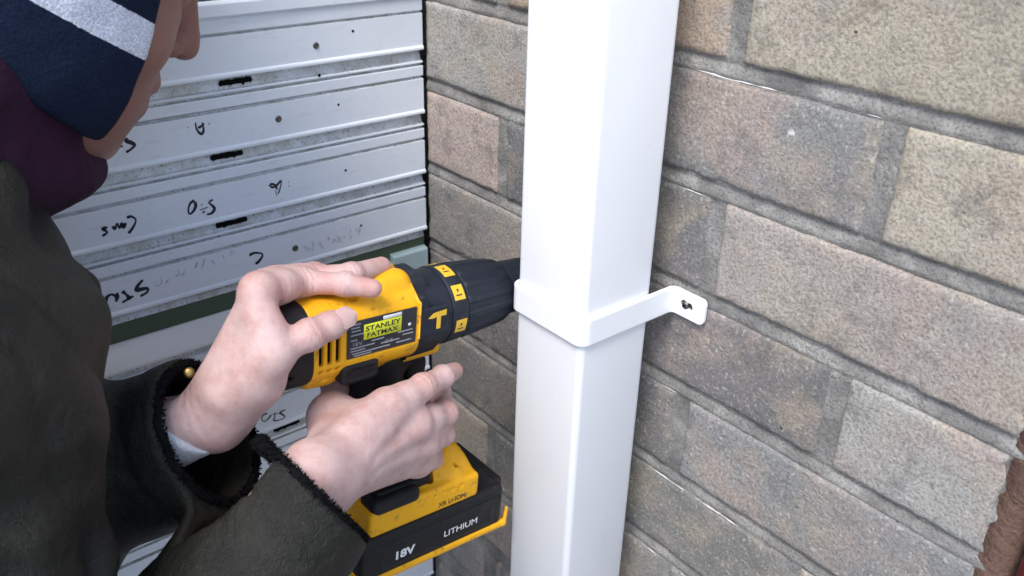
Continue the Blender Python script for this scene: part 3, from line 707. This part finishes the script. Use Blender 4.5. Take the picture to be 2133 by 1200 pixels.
# handle
def handle_fn(P):
    y0 = -8+(-P[..., 2]-30)*.10; t = np.clip((-P[..., 2]-30)/90, 0, 1)
    ry = 21-3*np.sin(t*math.pi); rx = 17-1.5*np.sin(t*math.pi)
    q = np.sqrt((P[..., 0]/rx)**2+((P[..., 1]-y0)/ry)**2); d = (q-1)*np.minimum(rx, ry)
    return np.maximum(d, np.maximum(P[..., 2]+22, -P[..., 2]-128))
pr = [Prim(handle_fn), box((0, 14, -32), (9, 12, 6), 4, k=6), box((0, 2, -117), (29, 22, 4), 3, k=12)]
part('handle', sdf_mesh(pr, (-42, -50, -130), (42, 50, -18), 1.2), BLK)
pr = [box((0, 22, -46), (7, 9, 13), 5), cone((-12, 38, -50), (12, 38, -50), 9, 9, 's', 3)]
part('trigger', sdf_mesh(pr, (-10, 8, -62), (10, 36, -30), 1.), BLK)
# foot with battery
FOOT_AT = (0, -.006, -.006)
pr = [box((0, 23, -126.5), (37.0, 45, 10), 3.5), box((0, 42, -116), (27, 25, 9), 8, k=7), cone((-10, 52, -108), (12, 54, -108), 9, 9, k=8), cone((18, 46, -112), (26, 50, -116), 7, 6, k=6),
      cone((20, 30, -104), (26, 30, -122), 4, 4.6, 's', 1.5), cone((27, 52, -100), (27, 52, -118), 1.7, 1.7, 's', .5)]
for i in range(9): pr.append(box((37.4, -6+i*7.2, -121.5), (1.6, 1.5-.08*(8-i), .8+.1*i), .5, op='s', k=.2))
part('battery_foot', sdf_mesh(pr, (-45, -30, -136), (45, 78, -90), 1.), YEL)
ft = bpy.data.objects['battery_foot']
side_text('XR LI-ION', 5.2, 44, -130.5, LABELBK, 'foot_print', 37.25, .1, 0., ft)
pr = [box((34.5, 0, -116.5), (3.6, 20, 5.5), 3, k=0)]
part('side_grip', sdf_mesh([box((26.6, -1, -115.0), (11.0, 19, 6.4), 5.6), half((37, 18, -110), (0, .8, .6), k=1.)], (12, -24, -126), (42, 24, -106), .9), BLK)
pr = [box((0, 32, -153.5), (38.5, 60, 17.5), 5), box((42, 32, -144.5), (4.6, 56, 1.0), .8, op='s', k=.6), box((0, 90, -143), (30, 6, 8), 3, k=3), box((37.5, 34, -156), (2.0, 48, 8.5), 1.4, k=.6)]
part('battery', sdf_mesh(pr, (-48, -35, -178), (48, 104, -126), 1.1), BLK)
bt = bpy.data.objects['battery']
side_text('18V', 9.0, 4, -156.5, WHITEP, 'volt_print', 39.75, .35, 0., bt, 1.15)
side_text('LITHIUM', 7.2, 52, -156, WHITEP, 'lithium_print', 39.75, .05, 0., bt, 1.1)
pr = [box((0, 33, -171), (39.6, 61.5, 3), 2.2), cone((39, 93.5, -171), (38, 95.5, -158), 1.9, 1.4, k=2)]
part('battery_base', sdf_mesh(pr, (-48, -35, -178), (48, 104, -150), 1.1), YEL)

for nm in ('battery_foot', 'side_grip', 'battery', 'battery_base'): bpy.data.objects[nm].location = FOOT_AT; bpy.data.objects[nm].scale = (.94, 1, 1)
for nm in ('motor_housing', 'rear_cap', 'label_plate', 'soft_panel', 'vent_backing'):
    bpy.data.objects[nm].scale = (.86, 1.10, .85); bpy.data.objects[nm].location = (0, -.0009, 0)
for nm in ('gear_housing', 'mode_ring', 'clutch_collar', 'chuck', 'trim_line', 'reversing_switch'): bpy.data.objects[nm].scale = (.86, 1, .85)
bpy.data.objects['cap_screw'].location = (.0206, -.0829, .0102); bpy.data.objects['belt_hook_screw'].matrix_local = Matrix.Translation((.0176, -.0339, .0312)) @ Matrix.Rotation(math.radians(70), 4, 'X')
# ------------------------------------------------------------------ the person
man = empty('person', (150, -520, -1450), 'person in navy hat and dark olive jacket gripping the drill with both hands', 'person')
def to_local(V): return V
# joints (mm, world)
SR, ER, WR = A(222, -426, -100), A(304, -450, -330), onX(668, 992, 271)
SL, EL, WL = A(52, -545, -62), A(66, -450, -285), onX(416, 866, 203)
# right hand on the handle
rI = [onX(806, 850, 249), onX(880, 806, 243), onX(922, 785, 235), onX(946, 773, 226)]
rM = [onX(856, 884, 250), onX(926, 861, 238), A(216, -141, -214), A(196, -147, -216)]
rR = [onX(872, 922, 247), onX(921, 905, 235), A(214, -139, -232), A(194, -146, -234)]
rP = [onX(868, 958, 242), onX(900, 956, 231), A(211, -141, -250), A(194, -147, -252)]
rT = [A(254, -247, -196), A(224, -226, -194), A(193, -206, -193), A(176, -186, -195)]
# left hand on the back and top of the drill
lI = [onY(538, 606, -260), onZ(636, 588, -110), onZ(718, 592, -110), onZ(776, 601, -113)]
lM = [lI[0]+CF*18+A(0, 0, 2), lI[1]+CF*16+A(0, 0, 3), onZ(733, 572, -110), onZ(795, 554, -115)]
lR = [lI[0]+CF*34+A(0, 0, 4), lI[1]+CF*30+A(-3, 0, 4), lI[2]+CF*34+A(-4, 0, 3), lI[2]+CF*48+A(4, 14, 0)]
lP = [lI[0]+CF*48+A(0, 0, 3), lI[1]+CF*46+A(-4, -4, 6), lI[2]+CF*50+A(-6, -4, 4), lI[2]+CF*58+A(-2, 6, 2)]
lT = [onX(470, 815, 222), onX(565, 738, 236), onX(645, 697, 237), onX(706, 670, 235)]
def finger(J, r, k=2.2):
    a, b, c, d = J
    out = [cone(a, b, r*1.14, r*1.0, k=7), cone(b, c, r*1.02, r*.92, k=k), cone(c, d, r*.93, r*.80, k=k),
           ell(b, (r*1.09,)*3, k=4), ell(c, (r*.98,)*3, k=3), ell((a+b)/2, (r*1.1,)*3, k=7)]
    return out
def thumb(J, r):
    a, b, c, d = J
    return [cone(a, b, r*1.75, r*1.28, k=9), cone(b, c, r*1.16, r*1.0, k=6), cone(c, d, r*1.05, r*.86, k=3), ell(b, (r*1.28,)*3, k=6), ell(c, (r*1.08,)*3, k=4), ell((c+d*2)/3, (r*1.08, r*1.08, r*.98), k=4)]
def hand(W, E, idx, mid, ring, pinky, th, r=8.4, wr=18.0, pr0=14.0, kk=10, mr=12.):
    pr = []
    fa = (W-E)/np.linalg.norm(W-E)
    mc = [idx[0], mid[0], ring[0], pinky[0]]
    side = (idx[0]-pinky[0]); side /= np.linalg.norm(side); side = side-(side@fa)*fa; side /= np.linalg.norm(side)
    pr.append(cone(E, W-fa*30, 40, 20, k=14))
    for q in (-1, 1): pr.append(cone(W-fa*60+side*10*q, W+side*9*q, 22, wr, k=kk))
    for i, m in enumerate(mc):
        w0 = W+side*(9-6*i); pr.append(cone(w0, m, pr0, mr*(1, .98, .95, .88)[i], k=kk))
        pr.append(ell(m, (r*1.22,)*3, k=7))
    pr += [cone(mc[0], mc[1], mr*.9, mr*.9, k=6), cone(mc[1], mc[2], mr*.9, mr*.86, k=6), cone(mc[2], mc[3], mr*.86, mr*.82, k=6)]
    for J, q in ((idx, r), (mid, r*1.03), (ring, r*.97), (pinky, r*.85)): pr += finger(J, q)
    pr += thumb(th, r*1.12)
    return pr
body = hand(WR, ER, rI, rM, rR, rP, rT, 7.5, 17., 13., 9, 11.)
body.append(cone(rT[1], rI[0]*.5+WR*.5, 12, 13, k=10)); body.append(cone(rT[1], rI[0]*.75+WR*.25, 11, 11, k=10))
# tendon ridges on the right hand's back
bn = np.cross(rI[0]-WR, rP[0]-WR); bn /= np.linalg.norm(bn); bn *= np.sign(bn @ (CAM-WR))
for J in (rI, rM, rR):
    body.append(cone(WR*.6+J[0]*.4+bn*11.5, J[0]+bn*6.5, 2.4, 4.4, k=6))
body += hand(WL, EL, lI, lM, lR, lP, lT, 7.0, 13.5, 9.0, 6, 8.0)
# left: web between thumb and index, thenar pad pressing on the drill's rear
body += [cone(lT[1], lI[0]*.6+lT[1]*.4+A(0, -3, 0), 9, 8.5, k=8), cone(lI[0]*.45+lT[1]*.55, WL, 9.5, 12, k=8), ell(onX(530, 778, 226), (16, 14, 18), k=12), cone(onX(528, 788, 222), WL+A(8, 6, -4), 15.5, 16, k=12),
         ell(onX(462, 858, 213), (13, 13, 13), k=14)]
# creases of the palm side at the left index base, wrist lines
body += [cone(onY(541, 612, -254), onY(575, 625, -251), 1.6, 1.4, 's', 3)]
# arms, shoulders, torso, neck
NB = A(128, -440, -48)
body += [cone(SR, ER, 50, 42, k=20), cone(SL, EL, 50, 42, k=20), cone(SR, NB, 52, 50, k=30), cone(SL, NB, 52, 50, k=30), cone((SR+SL)/2+A(0, 0, -40), (150, -520, -480), 105, 110, k=40)]
# head -------------------------------------------------------------------------------------
def Rm(yaw, pitch, roll):
    cy, sy = math.cos(yaw), math.sin(yaw); Rz = np.array([[cy, -sy, 0], [sy, cy, 0], [0, 0, 1]])
    c, s_ = math.cos(-pitch), math.sin(-pitch); Rx = np.array([[1, 0, 0], [0, c, -s_], [0, s_, c]])
    c, s_ = math.cos(roll), math.sin(roll); Ry = np.array([[c, 0, s_], [0, 1, 0], [-s_, 0, c]]); return Rz@Rx@Ry
HR = Rm(math.radians(5), math.radians(28), math.radians(9))
NOSE = np.array([0, 119, -26.]); HC = atD(408, 110, 560)-HR@NOSE
hp = lambda x, y, z: HC+HR@A(x, y, z)
def hell(c, r, op='u', k=8): return ell(hp(*c), r, HR, op, k)
def hcone(a, b, ra, rb, op='u', k=6): return cone(hp(*a), hp(*b), ra, rb, op, k)
head = [hell((0, -8, 30), (74, 98, 88), k=0), hell((0, 42, -20), (60, 52, 78), k=20), hell((0, 60, -70), (44, 34, 44), k=18), hell((0, 76, -96), (19, 17, 14), k=14),
        hell((36, 62, -26), (21, 18, 17), k=14), hell((-36, 62, -26), (21, 18, 17), k=14), hcone((-30, 84, 28), (30, 84, 28), 11, 11, k=12),
        hcone((0, 92, 16), (0, 107, -17), 7, 9, k=8), hell((0, 109, -25), (9.5, 10, 8.5), k=6), hell((9, 97, -27), (7, 8, 6.5), k=5), hell((-9, 97, -27), (7, 8, 6.5), k=5),
        hcone((6, 106, -35), (7, 101, -27), 3.0, 2.4, 's', 2), hcone((-6, 106, -35), (-7, 101, -27), 3.0, 2.4, 's', 2),
        hell((0, 90, -50), (24, 10, 9), k=8), hell((0, 88, -66), (22, 10, 8.5), k=8), hcone((-22, 92, -58), (22, 92, -58), 1.5, 1.5, 's', 4),
        hell((31, 86, 8), (15, 12, 9), 's', 9), hell((-31, 86, 8), (15, 12, 9), 's', 9), hell((31, 74, 8), (12.5, 12.5, 12.5), k=2), hell((-31, 74, 8), (12.5, 12.5, 12.5), k=2),
        hcone((68, -2, -14), (70, -10, 2), 6, 8, k=5), hcone((-68, -2, -14), (-70, -10, 2), 6, 8, k=5),
        cone(hp(0, -22, -70), NB, 55, 58, k=20)]
body += head
VB, FB = sdf_mesh(body, (-30, -660, -620), (420, -100, 200), 1.35)
bo = mesh_obj('body', VB, FB, SKIN, man)
# tint: R = redness at knuckles and fingertips, G = nails, B = face
tint = np.zeros((len(VB), 4)); tint[:, 3] = 1
def blob(c, r, ch, amt=1.):
    d = np.linalg.norm(VB-c, axis=1); tint[:, ch] = np.maximum(tint[:, ch], amt*np.clip(1-d/r, 0, 1)**.8)
for J in (rI, rM, rR, rP, lI, lM, lR, lP):
    blob(J[1], 15, 0, .7); blob(J[3], 15, 0, .75); blob(J[0], 17, 0, .45)
for J in (rT, lT): blob(J[2], 15, 0, .4); blob(J[3], 16, 0, .5)
blob(lI[1]*.5+lI[2]*.5+A(4, 0, -6), 17, 0, .9); blob(lI[0]+A(10, 12, -6), 18, 0, .6)
tint[:, 2] = np.clip(1-(np.linalg.norm(VB-HC, axis=1)-125)/15, 0, 1)*.95
cre = np.zeros(len(VB))
def wrinkle(c, ax, rad, wid, lam, amt):
    ax = ax/np.linalg.norm(ax); d = VB-c; t_ = d@ax; r_ = np.linalg.norm(d, axis=1); m = r_ < rad
    t2 = t_[m]+1.6*vnoise(VB[m], 9, 77)
    cre[m] += amt*np.exp(-(t_[m]/wid)**2)*np.clip((rad-r_[m])/rad*2, 0, 1)*np.cos(t2*2*math.pi/lam)
for J in (rI, rM, rR, rP, lI, lM, lR, lP):
    wrinkle(J[1], J[2]-J[0], 15, 4.5, 3.6, .9); wrinkle(J[2], J[3]-J[1], 13, 3, 3.2, .8); wrinkle(J[0]*.6+J[1]*.4, J[1]-J[0], 15, 4, 4.2, .5)
for J in (rT, lT): wrinkle(J[2], J[3]-J[1], 15, 5, 3.8, 1.); wrinkle(J[1], J[2]-J[0], 18, 5, 4.5, .5)
wrinkle(WL+(lI[0]-WL)*.12, WL-EL, 34, 9, 6.0, .9); wrinkle(WR, WR-ER, 34, 7, 6.0, .6)
ca2 = bo.data.attributes.new('crease', 'FLOAT', 'POINT'); ca2.data.foreach_set('value', cre.astype(np.float32))
ca = bo.data.color_attributes.new('tint', 'FLOAT_COLOR', 'POINT'); ca.data.foreach_set('color', tint.ravel())
# nails
def nail(J, up, wdt, lng, lift, name='nail'):
    c, d = J[2], J[3]; ax = d-c; ax /= np.linalg.norm(ax); up = up-(up@ax)*ax; up /= np.linalg.norm(up); sd_ = np.cross(ax, up)
    V, F = [], []; n, m = 8, 8
    for i in range(n+1):
        t = i/n; yy = (t-.5)*lng; hw = wdt*.5*(1-.55*abs(2*t-1)**3.5)
        for j in range(m+1):
            q = -1+2*j/m; V.append(d+ax*(yy+1.6)+sd_*hw*q+up*(lift-wdt*.16*q*q-.05*(t-.3)**2*lng))
    F = [(i*(m+1)+j, (i+1)*(m+1)+j, (i+1)*(m+1)+j+1, i*(m+1)+j+1) for i in range(n) for j in range(m)]
    return mesh_obj(name, V, F, NAILM, bo, local=True) if False else mesh_obj(name, np.array(V)-np.array(man.location)/MM, F, NAILM, bo, local=True)
NAILM = mat_flat('nail', (.54, .355, .33), .32)
nail(lT, A(.75, -.25, .6), 12.4, 13.5, 7.9)

# jacket ---------------------------------------------------------------------------------------
fl = (WL-EL)/np.linalg.norm(WL-EL); fr_ = (WR-ER)/np.linalg.norm(WR-ER)
CL, CRr = WL+fl*8+A(-2, -2, -15), WR-fr_*8
fn_ = fr_+.16*(.6*CR-.8*CU); fn_ /= np.linalg.norm(fn_)
jk = [cone(SR, ER, 70, 56, k=0), cone(ER, CRr, 54, 42.5, k=20), cone(SL, EL, 66, 52, k=20), cone(EL, CL, 51, 46, k=18), cone(SR, NB, 66, 74, k=40), cone(SL, NB, 66, 74, k=40),
      cone((SR+SL)/2+A(0, 0, -50), (150, -520, -560), 128, 132, k=40), cone((SR+SL)/2+A(10, 60, -20), (150, -470, -300), 80, 95, k=40),
      cone(NB+A(-2, 12, 10), NB+A(0, -30, 40), 78, 74, k=20),
      half(CRr, fr_, k=3) if False else cone(CRr-fr_*70, CRr+fr_*60, 34, 39, 's', 3), cone(CL-fl*70, CL+fl*60, 36, 41, 's', 3)]
def cutp(c, n, rad):    # trims the sleeve end square
    n = A(*n); n /= np.linalg.norm(n)
    return Prim(lambda P: np.maximum(-((P-c)@n), np.linalg.norm(P-c, axis=-1)-rad), 's', 3)
jk += [cutp(CRr, fn_, 75), cutp(CL, fl, 75)]
jk += [cone(hp(0, -22, -70), NB+A(0, 30, 40), 62, 62, 's', 6)]
jk.append(half((0, 0, -600), (0, 0, -1)))
def seg(P, a, b):
    ba = b-a; t = np.clip((P-a)@ba/(ba@ba), 0, 1.2); return t*np.linalg.norm(ba), np.linalg.norm(P-a-t[..., None]*ba, axis=-1)
def folds(P):
    w_ = P+14*np.stack([vnoise(P, 46, 1), vnoise(P, 46, 2), vnoise(P, 46, 3)], -1)
    d = 9.0*vnoise(w_, 70, 11)+5.5*(1-2*np.abs(vnoise(w_, 48, 12)))+2.0*vnoise(w_, 20, 13)
    for a, b in ((ER, CRr), (EL, CL), (SR, ER)):
        s_, r_ = seg(P, a, b); L = np.linalg.norm(b-a)
        env = np.clip(1-(r_-40)/60, 0, 1)
        d = d+env*3.6*np.abs(np.sin(s_/17.+2.5*vnoise(w_, 55, 21)))*np.clip(1.4-np.abs(s_/L-.55), .2, 1)-env*1.2
    for c_, a_ in ((CRr, fn_), (CL, fl)):
        t_ = (P-c_)@a_; d = d+np.where(np.linalg.norm(P-c_, axis=-1) < 75, 9*np.exp(-((t_+22)/2.2)**2), 0)
    fade = np.minimum(np.linalg.norm(P-CRr, axis=-1), np.linalg.norm(P-CL, axis=-1)); fade = np.clip((fade-45)/60, .12, 1)
    return (d-4.5)*fade
VJ, FJ = sdf_mesh(jk, (-60, -720, -640), (470, -160, 120), 2.6, folds)
jo = mesh_obj('jacket', VJ, FJ, JACKET, man)
def fur_ring(c, ax, r, name, th=2.7, nh=4200, hl=2.5):
    """cuff trim: soft ring covered in short hair strands"""
    ax = ax/np.linalg.norm(ax); u = np.cross(ax, A(0, 0, 1)); u /= np.linalg.norm(u); v = np.cross(ax, u)
    V, F = [], []; n, m = 90, 10
    for i in range(n):
        a = 2*math.pi*i/n
        for j in range(m):
            b = 2*math.pi*j/m; e = u*math.cos(a)+v*math.sin(a); p_ = c+e*(r+th*math.cos(b))+ax*th*1.3*math.sin(b)
            V.append(p_+e*1.5*float(vnoise(p_[None], 9, 5)[0]))
    for i in range(n):
        for j in range(m): F.append((i*m+j, ((i+1) % n)*m+j, ((i+1) % n)*m+(j+1) % m, i*m+(j+1) % m))
    q = np.random.default_rng(5)
    for h in range(nh):
        a, b = q.uniform(0, 2*math.pi, 2); e = u*math.cos(a)+v*math.sin(a); nn = e*math.cos(b)+ax*math.sin(b)
        p0 = c+e*(r+th*math.cos(b))+ax*th*1.3*math.sin(b); d = nn+q.normal(0, .55, 3); d /= np.linalg.norm(d); l = hl*q.uniform(.4, 1)
        s_ = np.cross(d, q.normal(0, 1, 3)); s_ /= np.linalg.norm(s_)+1e-6; s_ *= .45; o = len(V)
        V += [p0-s_, p0+s_, p0+d*l*.6+s_*.7+q.normal(0, .5, 3), p0+d*l]; F += [(o, o+1, o+2), (o, o+2, o+3)]
    return mesh_obj(name, np.array(V)-np.array(man.location)/MM, F, JLIN, jo, local=True)
fur_ring(CRr-fr_*1.5, fn_, 38.5, 'cuff_trim'); fur_ring(CL, fl, 41.5, 'cuff_trim', 2.2, 3400, 2.4)
# white shirt cuff on the left wrist, press stud
def band(c, ax, r, l, th, name, mat, par):
    V, F = tube([(math.cos(a)*r, math.sin(a)*r) for a in np.linspace(0, 2*math.pi, 41)[:-1]], [(math.cos(a)*(r-th), math.sin(a)*(r-th)) for a in np.linspace(0, 2*math.pi, 41)[:-1]], -l/2, l/2)
    R_ = np.array(Vector(ax).to_track_quat('Z', 'Y').to_matrix()); V = (np.array(V)@R_.T)+c
    return mesh_obj(name, V-np.array(man.location)/MM, F, mat, par, local=True)
sdv = lI[0]-lP[0]; sdv = sdv-(sdv@fl)*fl; sdv /= np.linalg.norm(sdv)
V, F = sdf_mesh([cone(WL-fl*60+sdv*10*q_, WL+fl*8+sdv*9*q_+A(0, 0, -6), 25.5, 16.2, k=0 if q_ < 0 else 7) for q_ in (-1, 1)]+[half(WL-fl*2, fl+A(0, 0, .55), k=2), half(WL-fl*26, -fl, k=2)], tuple(WL-70), tuple(WL+50), 1.4, lambda P: .8*vnoise(P, 9, 88))
mesh_obj('shirt_cuff', V-np.array(man.location)/MM, F, WHITEC, jo, local=True)
c = onX(394, 776, WL[0]-4)
V, F = lathe([(0, 3.0), (.9, 2.8), (1.4, 1.7), (1.5, .3)], 20); R_ = np.array(Vector(CAM-c).to_track_quat('Y', 'Z').to_matrix())
BRASS = mat_flat('brass', (.42, .28, .10), .45, 1.)
mesh_obj('press_stud', (np.array(V)@R_.T)+c-np.array(man.location)/MM, [f[::-1] for f in F], BRASS, jo, local=True)
# hat: knitted helmet shape with an open face and a white stripe ---------------------------------
def hat_shell(P):
    q = (P-HC)@HR
    return q
hat = [ell(hp(0, -10, 32), (84, 107, 98), HR, k=0), hell((0, 18, -40), (80, 86, 78), k=26),
       Prim(lambda P: (lambda q: q[..., 1]-(53-.12*(q[..., 2])+4*np.cos(q[..., 2]/30.)))((P-HC)@HR), 'i', 5),
       Prim(lambda P: (lambda q: -(q[..., 2]+64+.34*q[..., 1]))((P-HC)@HR), 'i', 5)]
hd = lambda P: 1.6*vnoise(P, 30, 3)+.7*vnoise(P, 11, 4)
VH, FH = sdf_mesh(hat, (-40, -480, -110), (260, -180, 220), 2.0, hd)
q = (VH-HC)@HR; band_ = q[:, 2]+.14*q[:, 1]
ho = mesh_obj('hat', VH, FH, HATM, man); at_ = ho.data.attributes.new('band', 'FLOAT', 'POINT'); at_.data.foreach_set('value', band_.astype(np.float32))
# neck warmer
sw = [cone(hp(0, -20, -92), NB+A(0, 8, 26), 70, 80, k=0), hell((0, 20, -112), (66, 70, 30), k=24), hell((0, -22, -66), (82, 94, 34), k=20), cone(hp(30, 30, -118), hp(-30, 40, -118), 30, 30, k=20)]
VS, FS = sdf_mesh(sw, (-20, -560, -140), (270, -190, 120), 2.4, lambda P: 3.5*vnoise(P, 40, 31)+1.4*vnoise(P, 14, 32))
mesh_obj('neck_warmer', VS, FS, PURPLE, man)
# trousers and boots below the frame
hipR, hipL = A(230, -500, -600), A(95, -560, -600); aR, aL = A(270, -520, -1350), A(110, -640, -1350)
V, F = sdf_mesh([cone((SR+SL)/2*0+A(160, -528, -560), A(160, -528, -640), 118, 118, k=0), cone(hipR, hipR*.5+aR*.5, 92, 74, k=30), cone(hipR*.5+aR*.5, aR, 74, 58, k=20), cone(hipL, hipL*.5+aL*.5, 92, 74, k=30), cone(hipL*.5+aL*.5, aL, 74, 58, k=20)], (-40, -780, -1440), (420, -360, -480), 6., lambda P: 5*vnoise(P, 60, 71)+3*vnoise(P, 25, 72))
mesh_obj('trousers', V, F, TROUS, man)
for a in (aR, aL):
    V, F = sdf_mesh([cone(a+A(0, 0, 20), a+A(0, 0, -45), 44, 44), cone(a+A(0, 0, -60), a+A(-15, 130, -66), 42, 38, k=20), half((0, 0, -1449), (0, 0, -1))], tuple(a-120), tuple(a+A(120, 230, 120)), 5.); mesh_obj('boot', V, F, BOOT, man)
